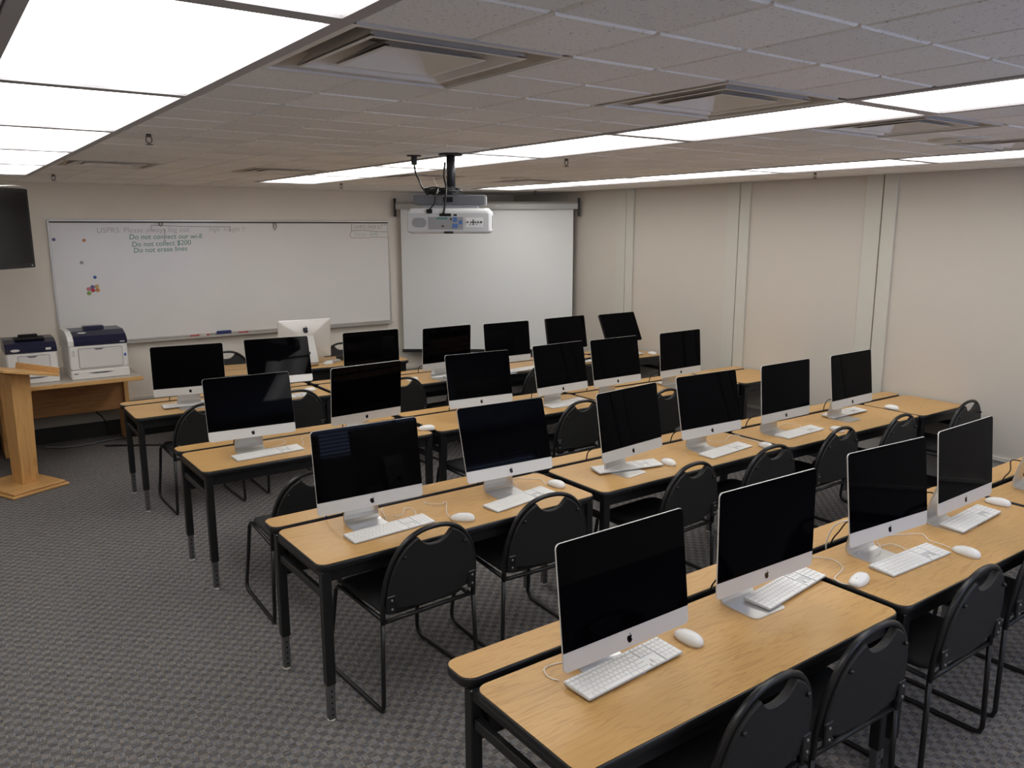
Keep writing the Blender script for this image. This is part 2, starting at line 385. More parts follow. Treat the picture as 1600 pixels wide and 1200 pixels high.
# tiles, one foot squares
def tile_mesh(w, l):
    h, q, g, ch = w/2, l/2, .0045, .006
    rr = lambda i, z: [(-h+g+i, -q+g+i, z), (h-g-i, -q+g+i, z), (h-g-i, q-g-i, z), (-h+g+i, q-g-i, z)]
    return MB().rings([rr(ch, 0), rr(0, .006), rr(0, .02)], True, True).mesh('ceiling_tile', 'ceiling_tile')
me_t = tile_mesh(FT, FT)
cells = []
nx0, nx1 = int((XL-GX)/FT)-1, int((XR-GX)/FT)+1
ny0, ny1 = int((YN-GY)/FT)-1, int((YB-GY)/FT)+1
for i in range(nx0, nx1+1):
    for j in range(ny0, ny1+1):
        x0, y0 = GX+i*FT, GY+j*FT; x1, y1 = x0+FT, y0+FT
        cx0, cx1, cy0, cy1 = max(x0, XL), min(x1, XR), max(y0, YN), min(y1, YB)
        if cx1-cx0 < .02 or cy1-cy0 < .02: continue
        mx, my = (cx0+cx1)/2, (cy0+cy1)/2
        if any(a-.01 < mx < b_+.01 and c-.01 < my < d+.01 for a, b_, c, d in occupied): continue
        v = Vector((mx, my, ZC-CAMZ)); d = v.dot(cw)
        vis = 0
        if d > .3:
            px, py = 800+1263.6*v.dot(cr)/d, 600-1263.6*v.dot(cu)/d
            if -60 < px < 1660 and -60 < py < 700: vis = 1/d**2*abs(v.z)/v.length
        cells.append((vis, mx, my, cx1-cx0, cy1-cy0))
cells.sort(reverse=True)
rest = MB(); rnd = random.Random(3); spec = {}
for q, (vis, mx, my, w_, l_) in enumerate(cells):
    dz = rnd.uniform(-.0012, .0012)
    if q < 290 and vis > 0:
        key = (round(w_, 3), round(l_, 3))
        me = me_t if abs(w_-FT) < .001 and abs(l_-FT) < .001 else spec.setdefault(key, tile_mesh(w_, l_))
        o = link('ceiling_tile', me, ceil); o.location = (mx, my, ZC+dz)
        o.rotation_euler = (rnd.uniform(-.0025, .0025), rnd.uniform(-.0025, .0025), 0)
    else:
        rest.bbox(mx-w_/2+.0022, mx+w_/2-.0022, my-l_/2+.0022, my+l_/2-.0022, ZC+dz, ZC+.02, .003)
tag(rest.build('far_ceiling_tiles', 'ceiling_tile', ceil), kind='stuff')
# dark sheet just behind the joints
sh = MB()
ys = sorted({YN, YB} | {o[2] for o in occupied} | {o[3] for o in occupied}); xs = sorted({XL, XR} | {o[0] for o in occupied} | {o[1] for o in occupied})
for a, b_ in zip(xs, xs[1:]):
    for c, d in zip(ys, ys[1:]):
        mx, my = (a+b_)/2, (c+d)/2
        if any(p < mx < q and r_ < my < s_ for p, q, r_, s_ in occupied): continue
        sh.add([(a, c, ZC+.021), (b_, c, ZC+.021), (b_, d, ZC+.021), (a, d, ZC+.021)], [(0, 1, 2, 3)])
sh.build('joint_backing', 'backing', ceil)

# ------------------------------------------------------------------ computer tables
TD0, TS0, TS1 = .50, .535, .68
def make_table(w):
    root = empty('computer_table')
    def top(name, y0, y1):
        pts = rrect(.004, w-.004, y0+.004, y1-.004, .042, 5); po = rrect(0, w, y0, y1, .046, 5)
        t = MB().prism(pts, DESK-.006, DESK).build(name, 'laminate', root)
        e = MB().rings([[(x, y, DESK-.034) for x, y in pts], [(x, y, DESK-.030) for x, y in po], [(x, y, DESK-.004) for x, y in po], [(x, y, DESK-.0008) for x, y in pts], [(x, y, DESK-.006) for x, y in pts]], True, False, True)
        e.build('edge_band', 'black_edge', t)
    top('worktop', 0, TD0); top('back_ledge', TS0, TS1)
    for x in (.035, w-.035):
        for y in (.03, .55):
            l = MB().bbox(x-.021, x+.021, y-.021, y+.021, .17, DESK-.034, .004).build('leg', 'black_metal', root)
            e = MB().bbox(x-.016, x+.016, y-.016, y+.016, .008, .175, .003).build('leg_extension', 'chrome_leg', l)
            h = MB()
            for k in range(5):
                for s_ in (-1, 1):
                    h.lathe([(.0045, 0), (.0045, .0008)], 8, M=Matrix.Translation((x, y+s_*.0162, .03+k*.028)) @ Matrix.Rotation(R(90*s_), 4, 'X'))
            tag(h.build('adjustment_holes', 'dark_hole', l), kind='stuff')
            MB().lathe([(.018, 0), (.018, .006), (.008, .010)], 12, x, y).build('foot_glide', 'glide', l)
    for x in (.035, w-.035):
        MB().bbox(x-.012, x+.012, .052, .528, .555, .59, .003).build('side_brace', 'black_metal', root)
        MB().box(x-.016, x+.016, .05, .53, .655, DESK-.034).build('end_rail', 'black_metal', root)
    MB().bbox(.055, w-.055, .022, .04, .635, DESK-.034, .003).build('front_apron', 'black_metal', root)
    t = MB().box(.06, w-.06, .50, .506, .58, DESK-.036).box(.06, w-.06, .506, .56, .58, .585).box(.06, w-.06, .56, .566, .58, DESK-.036)
    t.build('cable_trough', 'black_metal', root)
    MB().bbox(.055, w-.055, .60, .615, .45, DESK-.036, .003).build('modesty_panel', 'black_metal', root)
    return root
ROWN = dict(A='nearest row', B='second row', C='third row', D='farthest row')
TAB = {  # x0, front y, rotation in degrees, width
 'A': [(1.205, 1.375, 0, 1.525), (2.765, 1.378, -.6, 1.525), (4.325, 1.345, -.4, 1.525)],
 'B': [(1.180, 2.985, .4, 1.525), (2.755, 2.995, -.3, 1.525), (4.305, 2.965, -1.2, 1.525), (5.845, 2.925, -1, .635)],
 'C': [(1.160, 4.600, .3, 1.525), (2.730, 4.620, -.8, 1.525), (4.275, 4.570, -1.2, 1.525), (5.815, 4.510, -1, .665)],
 'D': [(1.135, 6.255, -.9, 1.525), (2.700, 6.215, -1.3, 1.525), (4.245, 6.165, -1.5, 1.525), (5.795, 6.110, -1, .68)]}
protoT = {}
for rk, lst in TAB.items():
    for i, (x0, yf, rz, w_) in enumerate(lst):
        if w_ in protoT: index_kids(); t = copy_tree(protoT[w_])
        else: t = protoT[w_] = make_table(w_)
        t.location = (x0, yf, 0); t.rotation_euler = (0, 0, R(rz))
        kind = 'short' if w_ < 1 else 'long'
        extra = ' by the wall' if w_ < 1 else ''
        tag(t, '%s wood-topped computer table, %s from left in the %s%s' % (kind, ORD[i], ROWN[rk], extra), 'table', 'computer tables in rows')

# teacher table in front of the whiteboard
tt = empty('teacher_table', (2.03, 7.630, 0), R(-5.5))
wt = 2.03
for nme, y0, y1 in (('worktop', 0, .322), ('back_worktop', .327, .65)):
    pts = rrect(.004, wt-.004, y0+.004, y1-.004, .06, 5); po = rrect(0, wt, y0, y1, .064, 5)
    t_ = MB().prism(pts, DESK-.006, DESK).build(nme, 'laminate', tt)
    MB().rings([[(x, y, DESK-.034) for x, y in pts], [(x, y, DESK-.030) for x, y in po], [(x, y, DESK-.004) for x, y in po], [(x, y, DESK-.0008) for x, y in pts]], True, False, True).build('edge_band', 'black_edge', t_)
for x in (.05, wt-.05):
    for y in (.06, .58): MB().bbox(x-.02, x+.02, y-.02, y+.02, 0, DESK-.034, .004).build('leg', 'black_metal', tt)
MB().bbox(.08, wt-.08, .05, .065, .38, DESK-.034, .003).build('modesty_panel', 'black_metal', tt)
tag(tt, 'teacher table with wood top and black front panel below the whiteboard', 'table')

# ------------------------------------------------------------------ chairs
def chair_proto():
    root = empty('stacking_chair')
    hwid, zc, rx, rz, lean = .238, .50, .238, .322, -.045
    def arch(t, k=1.0):  # superellipse arch
        c, s_ = math.cos(t), math.sin(t); e = 2/2.35
        x = rx*k*math.copysign(abs(c)**e, c); z = zc+rz*k*abs(s_)**e
        return x, z
    ypos = lambda z: lean*max(0, (z-.46)/.36)
    apath = [(-hwid, 0, .42)]+[(arch(PI-PI*i/28)[0], ypos(arch(PI-PI*i/28)[1]), arch(PI-PI*i/28)[1]) for i in range(29)]+[(hwid, 0, .42)]
    MB().tube(apath, .0115, 8).build('back_frame', 'chair_tube', root)
    for s_ in (-1, 1):
        p = [(s_*hwid, 0, .43), (s_*(hwid+.008), -.004, .2), (s_*(hwid+.012), -.006, .045), (s_*(hwid+.012), .003, .018), (s_*(hwid+.012), .03, .0118),
             (s_*(hwid+.012), .25, .0118), (s_*(hwid+.012), .47, .0118), (s_*(hwid+.012), .50, .02), (s_*(hwid+.010), .513, .05), (s_*(hwid-.004), .485, .25), (s_*(hwid-.012), .462, .41), (s_*(hwid-.016), .44, .432), (s_*(hwid-.016), .40, .436), (s_*(hwid-.014), .02, .425)]
        MB().tube(p, .0105, 8).build('sled_leg', 'chair_tube', root)
        b_ = MB().bbox(s_*(hwid-.028)-.022, s_*(hwid-.028)+.022, -.036, -.024, .475, .555, .004)
        br = b_.build('bracket', 'chair_tube', root)
        sc_ = MB()
        for z in (.495, .535): sc_.lathe([(.006, 0), (.004, .004)], 8, M=Matrix.Translation((s_*(hwid-.028), -.036, z)) @ Matrix.Rotation(R(90), 4, 'X'))
        tag(sc_.build('screws', 'grey_dot', br), kind='stuff')
        x_, z_ = arch(R(47) if s_ > 0 else R(133), .90)
        MB().lathe([(.008, 0), (.008, .012), (.005, .015)], 8, M=Matrix.Translation((x_, ypos(z_)-.020, z_)) @ Matrix.Rotation(R(90), 4, 'X')).build('rivet', 'chair_tube', root)
    MB().tube([(-hwid, .004, .425), (hwid, .004, .425)], .010, 8).build('crossbar', 'chair_tube', root)
    MB().tube([(-hwid+.02, .42, .43), (hwid-.02, .42, .43)], .009, 8).build('crossbar', 'chair_tube', root)
    # backrest: dome panel with a scooped hand hole below the top of the arch
    outl = []
    n = 13
    tB = R(58)
    for i in range(n+1):
        t = PI - R(71)*i/n   # left side from 180deg up to 109deg
        x, z = arch(t, .965); outl.append((x, z))
    lx, lz = outl[-1]
    for i in range(1, 12):
        u = i/12; x = lx*(1-2*u); d = 1-abs(2*u-1)**2.6
        outl.append((x, lz-.048*d))
    for i in range(n+1):
        t = R(71) - R(71)*i/n
        x, z = arch(t, .965); outl.append((x, z))
    for i in range(1, 12):
        u = i/12; x = rx*.965*(1-2*u); outl.append((x, .50-.035*math.sin(PI*u)))
    def bow(x, z): return ypos(z)-.006+.018*(1-(x/rx)**2)*(-.2)
    fr_ = [(x, bow(x, z)+.006, z) for x, z in outl]; bk = [(x, bow(x, z)-.010, z) for x, z in outl]
    cxm, czm = 0, .60
    sc2 = lambda P, k, dy: [(cxm+(x-cxm)*k, y+dy, czm+(z-czm)*k) for x, y, z in P]
    MB().rings([sc2(bk, .975, -.004), bk, fr_, sc2(fr_, .97, .008)], True, True, False).build('backrest', 'chair_vinyl', root)
    # seat pad
    pts = rrect(-.215, .215, .012, .465, .06, 5)
    scale = lambda k: [((x)*k, .24+(y-.24)*k) for x, y in pts]
    zf = lambda y: -.018*max(0, (y-.36)/.1)**2
    ring = lambda P, z: [(x, y, z+zf(y)) for x, y in P]
    MB().rings([ring(scale(.96), .437), ring(scale(1), .447), ring(scale(1), .462), ring(scale(.965), .472), ring(scale(.7), .476), ring(scale(.3), .474)], True, True, True).build('seat', 'chair_fabric', root)
    return root
CH = [('A', 1.835, 1.310, 2), ('A', 2.365, 1.308, -1), ('A', 3.110, 1.320, 0), ('A', 3.770, 1.345, 1),
      ('B', 1.662, 2.930, 3), ('B', 2.330, 2.955, -3), ('B', 3.285, 2.900, 3), ('B', 3.940, 2.870, -2), ('B', 4.660, 2.885, 1), ('B', 5.330, 2.850, 1), ('B', 6.163, 2.800, 0),
      ('C', 1.566, 3.985, -2), ('C', 3.060, 4.330, 3), ('C', 3.860, 4.490, 0), ('C', 4.680, 4.420, 2),
      ('D', 1.575, 6.055, 1), ('D', 2.290, 6.130, -2), ('D', 3.230, 6.110, 0), ('D', 3.880, 6.060, 3), ('D', 4.660, 5.960, -2), ('D', 5.230, 5.980, 0)]
cp = chair_proto(); index_kids(); cnt = {}; totals = {}
for r_, *_ in CH: totals[r_] = totals.get(r_, 0)+1
for i, (rk, x, y, a) in enumerate(CH):
    c = cp if i == 0 else copy_tree(cp)
    c.location = (x, y, 0); c.rotation_euler = (0, 0, R(a)); k = cnt.get(rk, 0); cnt[rk] = k+1
    tag(c, 'black stacking chair with round-topped back, %s from left at the %s of tables' % (ORD[k], ROWN[rk]), 'chair', 'black stacking chairs')
for x, y, a, lb in ((2.46, 8.44, 176, 'left of the teacher computer'), (3.70, 8.33, 174, 'right of the teacher computer')):
    c = copy_tree(cp); c.location = (x, y, 0); c.rotation_euler = (0, 0, R(a))
    tag(c, 'black stacking chair behind the teacher table, %s' % lb, 'chair', 'chairs behind the teacher table')

# ------------------------------------------------------------------ all-in-one computers
MW, MH, MCH, MZB = .522, .380, .0596, .112
APPLE = [(0, .62), (-.12, .68), (-.25, .70), (-.38, .64), (-.46, .50), (-.48, .30), (-.43, .08), (-.33, -.12), (-.20, -.27), (-.10, -.29), (0, -.25), (.10, -.29), (.20, -.27), (.32, -.13), (.40, .02), (.43, .08), (.33, .16), (.285, .29), (.30, .42), (.37, .51), (.42, .56), (.34, .65), (.24, .70), (.12, .68)]
LEAF = [(0, .74), (.02, .86), (.09, .95), (.18, 1.0), (.17, .88), (.10, .78)]
def logo_mesh(size, back=False):
    b_ = MB(); s_ = size/1.3
    for P in (APPLE, LEAF):
        pts = [((x if not back else -x)*s_, (y-.355)*s_) for x, y in P]
        sgn = -1 if not back else 1
        b_.rings([[(x, 0, z) for x, z in pts], [(x, sgn*.0008, z) for x, z in pts]], False, True)
    return b_
def monitor_meshes():
    out = rrect(-MW/2, MW/2, 0, MH, .016, 8)
    c_ = (0, MH/2)
    sc = lambda k: [(c_[0]+(x-c_[0])*k, c_[1]+(y-c_[1])*k) for x, y in out]
    def ring(k, y):
        wgt = max(0, min(1, (1-k)*1.6)); P = []
        for x, z in sc(k):
            a_ = math.atan2((z-MH/2)/(MH/2), x/(MW/2)); ex, ez = MW/2*k*1.08*math.cos(a_), MH/2+MH/2*k*1.08*math.sin(a_)
            P.append((x*(1-wgt)+ex*wgt, y, z*(1-wgt)+ez*wgt))
        return P
    b_ = MB(); b_.rings([ring(.998, 0), ring(1, .0012), ring(1, .005), ring(.97, .0075), ring(.93, .0105), ring(.86, .016), ring(.76, .0225), ring(.65, .029), ring(.5, .036), ring(.25, .041), ring(.05, .042)], True, True, True)
    body = b_.mesh('display_body', 'silver_chin')
    g = [(x, z) for x, z in rrect(-MW/2+.001, MW/2-.001, MCH, MH-.001, .0155, 4) if z > MCH+.016]
    g = [(MW/2-.001, MCH)]+[p for p in g if p[0] > 0]+[p for p in g if p[0] <= 0]+[(-MW/2+.001, MCH)]
    glass = MB().rings([[(x, -.0012, z) for x, z in g], [(x, 0.0004, z) for x, z in g]]).mesh('screen_glass', 'screen_glass')
    logo = logo_mesh(.030).mesh('logo', 'logo_black')
    # stand: foot plate, bend and neck (profile in y/z swept across the width)
    prof = [(-.030, .000), (-.022, .000), (-.008, .000), (.10, .000), (.128, .004), (.142, .018), (.143, .04), (.125, .12), (.095, .22), (.07, .285)]
    prof2 = [(-.030, .004), (-.022, .005), (-.008, .005), (.098, .006), (.120, .010), (.131, .022), (.132, .042), (.115, .118), (.085, .216), (.058, .285)]
    hwd = [.072, .082, .087, .088, .088, .088, .087, .080, .072, .068]
    rs = []
    for (y, z), (y2, z2), h in zip(prof, prof2, hwd): rs.append([(-h, y, z), (h, y, z), (h, y2, z2), (-h, y2, z2)])
    stand = MB().rings(rs, True, True, False).mesh('stand', 'aluminium')
    hole = MB().lathe([(.016, 0), (.016, .002)], 16, M=Matrix.Translation((0, .1245, .13)) @ Matrix.Rotation(R(-75), 4, 'X')).mesh('cable_hole', 'dark_hole')
    return body, glass, logo, stand, hole
mon_body, mon_glass, mon_logo, mon_stand, mon_hole = monitor_meshes()
g6 = rrect(-MW/2, MW/2, 0, .322, .012, 4)
dk_body = MB().rings([[(x, .0, z) for x, z in g6], [(x, .022, z) for x, z in g6]]).mesh('display_body', 'black_edge')
g7 = rrect(-MW/2+.002, MW/2-.002, .002, .320, .011, 4)
dk_glass = MB().rings([[(x, -.0012, z) for x, z in g7], [(x, .0004, z) for x, z in g7]]).mesh('screen_glass', 'screen_glass')
COMP = {'A': [(1.614, 1.623, .4, 6.8), (2.331, 1.668, -1.6, 1.3), (3.118, 1.649, -4.2, 6.7), (3.755, 1.647, 1, 5.1), (4.665, 1.655, 9, 4)],
        'B': [(1.551, 3.238, -1.3, 7.9), (2.337, 3.236, -2.8, 16.5), (3.112, 3.143, 6.8, 9.2), (3.828, 3.189, -2.2, 11.4), (4.546, 3.178, .5, 4.4), (5.288, 3.156, 1.4, 6.5)],
        'C': [(1.524, 4.801, -3.9, 13.5), (2.276, 4.792, 4.4, -3.7), (3.149, 4.728, -4.4, 9.8), (3.923, 4.746, 2.7, 11.1), (4.483, 4.728, .5, 10), (5.212, 4.719, 2.1, 4.5)],
        'D': [(1.561, 6.369, -6.9, 4.1), (2.283, 6.388, -6.1, 16.1), (3.075, 6.33, -1, 1), (3.769, 6.228, 2.9, -1.8), (4.404, 6.148, -.3, 6.2), (5.152, 6.164, 3.3, 9.9), (5.98, 6.22, 2.2, 25.1)]}
for rk, lst in COMP.items():
    for i, (x, y, yaw, tilt) in enumerate(lst):
        dark = rk == 'D' and i >= 5
        t = empty('desktop_computer', (x, y, DESK), R(yaw))
        if dark:
            tag(t, 'frameless black display leaning back, %s from left in the farthest row' % ORD[i], 'monitor', 'black displays')
        elif rk == 'A' and i == 4:
            tag(t, 'silver all-in-one computer cut by the right edge, only its stand showing', 'computer', 'silver all-in-one computers')
        else:
            tag(t, 'silver all-in-one computer with black screen, %s from left in the %s' % (ORD[i], ROWN[rk]), 'computer', 'silver all-in-one computers')
        zb = MZB if not dark else .172
        bo = link('display_body', dk_body if dark else mon_body, t); bo.location = (0, 0, zb); bo.rotation_euler = (-R(tilt), 0, 0)
        link('screen_glass', dk_glass if dark else mon_glass, bo)
        if not dark:
            lo = link('logo', mon_logo, bo); lo.location = (0, 0, MCH*.5)
        s_ = link('stand', mon_stand, t); s_.location = (0, .03 if rk+str(i) == 'A0' else 0, 0)
        link('cable_hole', mon_hole, s_)
# teacher's computer, seen from behind
t = empty('desktop_computer', (3.045, 7.80, DESK), R(177)); t.scale = (1.04, 1.04, 1.04)
tag(t, 'silver all-in-one computer turned away from the camera on the teacher table', 'computer')
bo = link('display_body', MB.mesh.__get__(MB())('x', 'aluminium') if False else mon_body, t); bo.location = (0, 0, MZB-.045); bo.rotation_euler = (-R(4), 0, 0)
link('screen_glass', mon_glass, bo); lo = link('logo', logo_mesh(.072, True).mesh('logo', 'logo_black'), bo); lo.location = (0, .0385, MH*.76); lo.rotation_euler = (R(9), 0, 0)
s_ = link('stand', mon_stand, t); link('cable_hole', mon_hole, s_)

# ------------------------------------------------------------------ keyboards
KU = .0190
def kb_layout():
    keys = []  # x, y (from front), w, d ; origin at front-left, total 0.430 x 0.114
    rows = [
        (.0975, .011, [1]*1+[1.0]*13+[1.05]),
        (.0775, .0170, [1]*13+[1.55]),
        (.0585, .0170, [1.5]+[1]*12+[1.05]),
        (.0395, .0170, [1.8]+[1]*11+[1.75]),
        (.0205, .0170, [2.35]+[1]*10+[2.2]),
        (.0025, .0165, [1.35, 1.1, 1.35, 6.35, 1.35, 1.1, 1.95])]
    for y, d, ws in rows:
        tot = sum(ws); u = .2765/tot; x = .004
        for w_ in ws: keys.append((x+.0009, y, u*w_-.0018, d)); x += u*w_
    nx = .2865
    for c_ in range(3):
        for y, d in ((.0975, .011), (.0775, .017), (.0585, .017)): keys.append((nx+c_*KU+.0009, y, KU-.0018, d))
        keys.append((nx+c_*KU+.0009, .0025, KU-.0018, .0165))
    keys.append((nx+KU+.0009, .0205, KU-.0018, .0165))
    nx = .3495
    for c_ in range(4):
        for y, d in ((.0975, .011), (.0775, .017), (.0585, .017), (.0395, .017)): keys.append((nx+c_*KU+.0009, y, KU-.0018, d))
    keys.append((nx+.0009, .0025, 2*KU-.0018, .0165)); keys.append((nx+2*KU+.0009, .0025, KU-.0018, .0165)); keys.append((nx+3*KU+.0009, .0025, KU-.0018, .0355))
    keys += [(nx+c_*KU+.0009, .0205, KU-.0018, .0165) for c_ in range(3)]
    return keys
KEYS = kb_layout()
tl = math.atan2(.008, .114)
KM = Matrix.Translation((-.215, -.057, .0035)) @ Matrix.Rotation(tl, 4, 'X')
kb_base = MB().rings([[(x-.215, y-.057, 0) for x, y in rrect(.004, .426, .004, .110, .006, 3)]]+[[KM @ Vector((x, y, 0)) for x, y in rrect(0, .430, 0, .114, .006, 3)], [KM @ Vector((x, y, .0028)) for x, y in rrect(.001, .429, .001, .113, .006, 3)]], True, True).mesh('keyboard_base', 'keyboard_alu')
key_cache = {}
def key_mesh(w_, d):
    k = (round(w_, 4), round(d, 4))
    if k not in key_cache:
        key_cache[k] = MB().rings([[(0, 0, 0), (w_, 0, 0), (w_, d, 0), (0, d, 0)], [(0, 0, .0022), (w_, 0, .0022), (w_, d, .0022), (0, d, .0022)], [(.0006, .0006, .0028), (w_-.0006, .0006, .0028), (w_-.0006, d-.0006, .0028), (.0006, d-.0006, .0028)]], True, True).mesh('key', 'key_white')
    return key_cache[k]
allk = MB()
for x, y, w_, d in KEYS:
    allk.box(x, x+w_, y, y+d, .0028, .0052, KM)
kb_keys = allk.mesh('key_field', 'key_white')
KB = {'A1': (1.642, 1.671, 3.7), 'A2': (2.540, 1.730, 7.0), 'A3': (3.195, 1.595, -2), 'A4': (3.88, 1.675, 3.3), 'B1': (1.61, 3.187, 4), 'B2': (2.336, 3.165, 9.8), 'B3': (3.164, 3.247, -12.2),
      'B4': (3.913, 3.155, 5.7), 'B5': (4.68, 3.16, 2.1), 'B6': (5.426, 3.30, .1), 'C1': (1.598, 4.775, 3.5), 'C4': (3.995, 4.800, 8), 'C6': (5.36, 4.888, -2), 'D1': (1.59, 6.49, -3), 'D2': (2.30, 6.33, 2), 'D4': (4.0, 6.285, 1), 'D5': (4.60, 6.215, 4), 'D6': (5.33, 6.225, 3), 'D7': (6.09, 6.30, 0)}
PILED = {'A2', 'B3', 'B6', 'D1', 'C6', 'A1'}     # pushed onto the computer's foot plate
for k, (x, y, a) in KB.items():
    z = DESK+(.0065 if k in PILED or k in ('A4', 'D6', 'D7', 'D4', 'D5') else 0)
    t = empty('keyboard', (x, y, z), R(a))
    tag(t, 'white keyboard in front of the %s computer from left in the %s' % (ORD[int(k[1])-1], ROWN[k[0]]), 'keyboard', 'white keyboards')
    link('keyboard_base', kb_base, t)
    if k in ('A1', 'A2', 'A3', 'A4'):
        for kx, ky, w_, d in KEYS:
            o = link('key', key_mesh(w_, d), t); o.matrix_local = KM @ Matrix.Translation((kx, ky, .0028))
    else: tag(link('key_field', kb_keys, t), kind='stuff')

# ------------------------------------------------------------------ mice
def mouse_mesh():
    b_ = MB(); rs = []
    prof = [(.0, 1.0), (.010, 1.03), (.018, .97), (.025, .82), (.030, .60), (.033, .32), (.034, .06)]
    n = 24
    for z, k in prof:
        ring = []
        for i in range(n):
            t = 2*PI*i/n; c_, s_ = math.cos(t), math.sin(t)
            ex = 2/2.4
            x = .031*math.copysign(abs(c_)**ex, c_)*k; y = .0575*math.copysign(abs(s_)**ex, s_)*k*(1 if z < .02 else 1-(z-.02)*2)
            ring.append((x, y-(z-.015)*.15*(z > .015), z*(1-.12*(y/.0575))))
        rs.append(ring)
    return b_.rings(rs, True, True, True).mesh('shell', 'white_plastic')
m_shell = mouse_mesh()
m_base = MB().lathe([(.022, 0), (.022, .0015)], 12).mesh('glide_ring', 'grey_dot')
m_ball = MB().lathe([(.0028, 0), (.0032, .0015), (.002, .003)], 10).mesh('scroll_ball', 'grey_dot')
MICE = {'A1': (1.947, 1.684, -4), 'A2': (2.828, 1.602, 100), 'A3': (3.452, 1.492, -7), 'A4': (4.235, 1.708, 3), 'B1': (1.948, 3.098, 45), 'B2': (2.630, 3.238, 6), 'B3': (3.420, 3.170, -12), 'B4': (4.188, 3.062, -16), 'B5': (4.930, 3.042, -18),
        'B7': (5.880, 3.192, -10), 'C2': (2.686, 4.724, 63), 'C1': (1.895, 4.655, 10), 'D2': (2.547, 6.475, 80), 'D3': (3.496, 6.383, 95), 'D7': (6.374, 6.206, -3)}
for k, (x, y, a) in MICE.items():
    t = empty('mouse', (x, y, DESK), R(a))
    if k == 'B7': lb = 'white computer mouse alone on the short table by the right wall in the second row'
    else: lb = 'white computer mouse beside the %s computer from left in the %s' % (ORD[int(k[1])-1], ROWN[k[0]])
    tag(t, lb, 'mouse', 'white computer mice')
    sh_ = link('shell', m_shell, t); sh_.location = (0, 0, .0008); link('glide_ring', m_base, t); o = link('scroll_ball', m_ball, t); o.location = (0, .030, .0265)
# cords lying on the desks
CORDS = [
 ('white keyboard cord looping out beside the leftmost computer of the nearest row', 'cord_white', [(1.52, 1.82), (1.476, 1.831), (1.435, 1.818), (1.424, 1.781), (1.437, 1.748)]),
 ('white mouse cord crossing the table gap in the nearest row', 'cord_white', [(2.62, 1.80), (2.75, 1.83), (2.877, 1.846), (2.94, 1.792), (2.917, 1.736), (2.87, 1.701), (2.785, 1.68), (2.764, 1.640), (2.775, 1.612)]),
 ('white keyboard cord coiled before the third computer of the nearest row', 'cord_white', [(3.276, 1.79), (3.214, 1.736), (3.133, 1.700), (3.07, 1.702), (3.054, 1.734), (3.087, 1.76), (3.154, 1.771), (3.225, 1.755), (3.291, 1.725), (3.285, 1.655)]),
 ('white mouse cord behind the third keyboard of the nearest row', 'cord_white', [(3.38, 1.80), (3.452, 1.765), (3.51, 1.713), (3.477, 1.662), (3.475, 1.60), (3.456, 1.545)]),
 ('white keyboard cord on the foot of the leftmost computer of the second row', 'cord_white', [(1.714, 3.47), (1.69, 3.435), (1.67, 3.369), (1.633, 3.255)]),
 ('small white cord loop behind the first keyboard of the second row', 'cord_white', [(1.700, 3.33), (1.751, 3.332), (1.789, 3.383), (1.824, 3.38), (1.819, 3.327), (1.79, 3.268)]),
 ('white mouse cord beside the first keyboard of the second row', 'cord_white', [(1.927, 3.434), (1.923, 3.389), (1.971, 3.331), (2.014, 3.359), (1.935, 3.225), (1.910, 3.140)]),
 ('white cord tangle behind the second keyboard of the second row', 'cord_white', [(2.386, 3.40), (2.345, 3.32), (2.36, 3.285), (2.42, 3.32), (2.47, 3.38), (2.486, 3.444), (2.535, 3.47), (2.600, 3.40), (2.62, 3.35), (2.594, 3.285)]),
 ('white mouse cord running over the gap in the second row', 'cord_white', [(4.0, 3.40), (4.083, 3.315), (4.207, 3.365), (4.285, 3.36), (4.249, 3.294), (4.235, 3.18), (4.203, 3.115)]),
 ('white cord loop behind the fifth keyboard of the second row', 'cord_white', [(4.56, 3.29), (4.66, 3.33), (4.76, 3.36), (4.84, 3.35), (4.86, 3.29), (4.80, 3.24)]),
 ('white cord behind the leftmost keyboard of the third row', 'cord_white', [(1.55, 4.885), (1.604, 4.877), (1.727, 4.899), (1.787, 4.992), (1.77, 5.05), (1.68, 5.056)]),
 ('white mouse cord trailing from the leftmost computer of the third row', 'cord_white', [(1.832, 4.82), (1.875, 4.908), (1.905, 5.0), (2.0, 5.03), (2.1, 5.05)]),
 ('white cord behind the fourth keyboard of the third row', 'cord_white', [(4.02, 5.05), (4.10, 4.98), (4.16, 4.93), (4.14, 4.87)]),
]
for lb, m_, pts in CORDS:
    P = smooth_path([(x, y, DESK+.0022+(.006 if 0 < i < len(pts)-1 and i % 3 == 2 else 0)) for i, (x, y) in enumerate(pts)], 6)
    tag(MB().tube(P, .0020, 6).build('cord', m_), lb, 'cord', 'white cords on the desks')
# black power leads dropping from the computers into the table slot
i_ = 0
for rk, lst in COMP.items():
    for i, (x, y, yaw, tilt) in enumerate(lst):
        if rk == 'D' and i > 4: continue
        tb = [t_ for t_ in TAB[rk] if t_[0]-.05 < x < t_[0]+t_[3]+.05][0]
        ysl = tb[1]+(TD0+TS0)/2+math.sin(R(tb[2]))*(x-tb[0])
        dx = {'B5': .12, 'D0': -.07}.get(rk+str(i), -.03); i_ += 1
        P = smooth_path([(x, y+.128, DESK+.13), (x-.012, y+.18, DESK+.125), (x+dx*.8, ysl-.03, DESK+.07), (x+dx, ysl, DESK+.01), (x+dx, ysl, DESK-.08)], 6)
        o = MB().tube(P, .0035, 6).build('power_lead', 'cord_black')
        tag(o, 'black power lead behind the %s computer from left in the %s' % (ORD[i], ROWN[rk]), 'cord', 'black power leads')

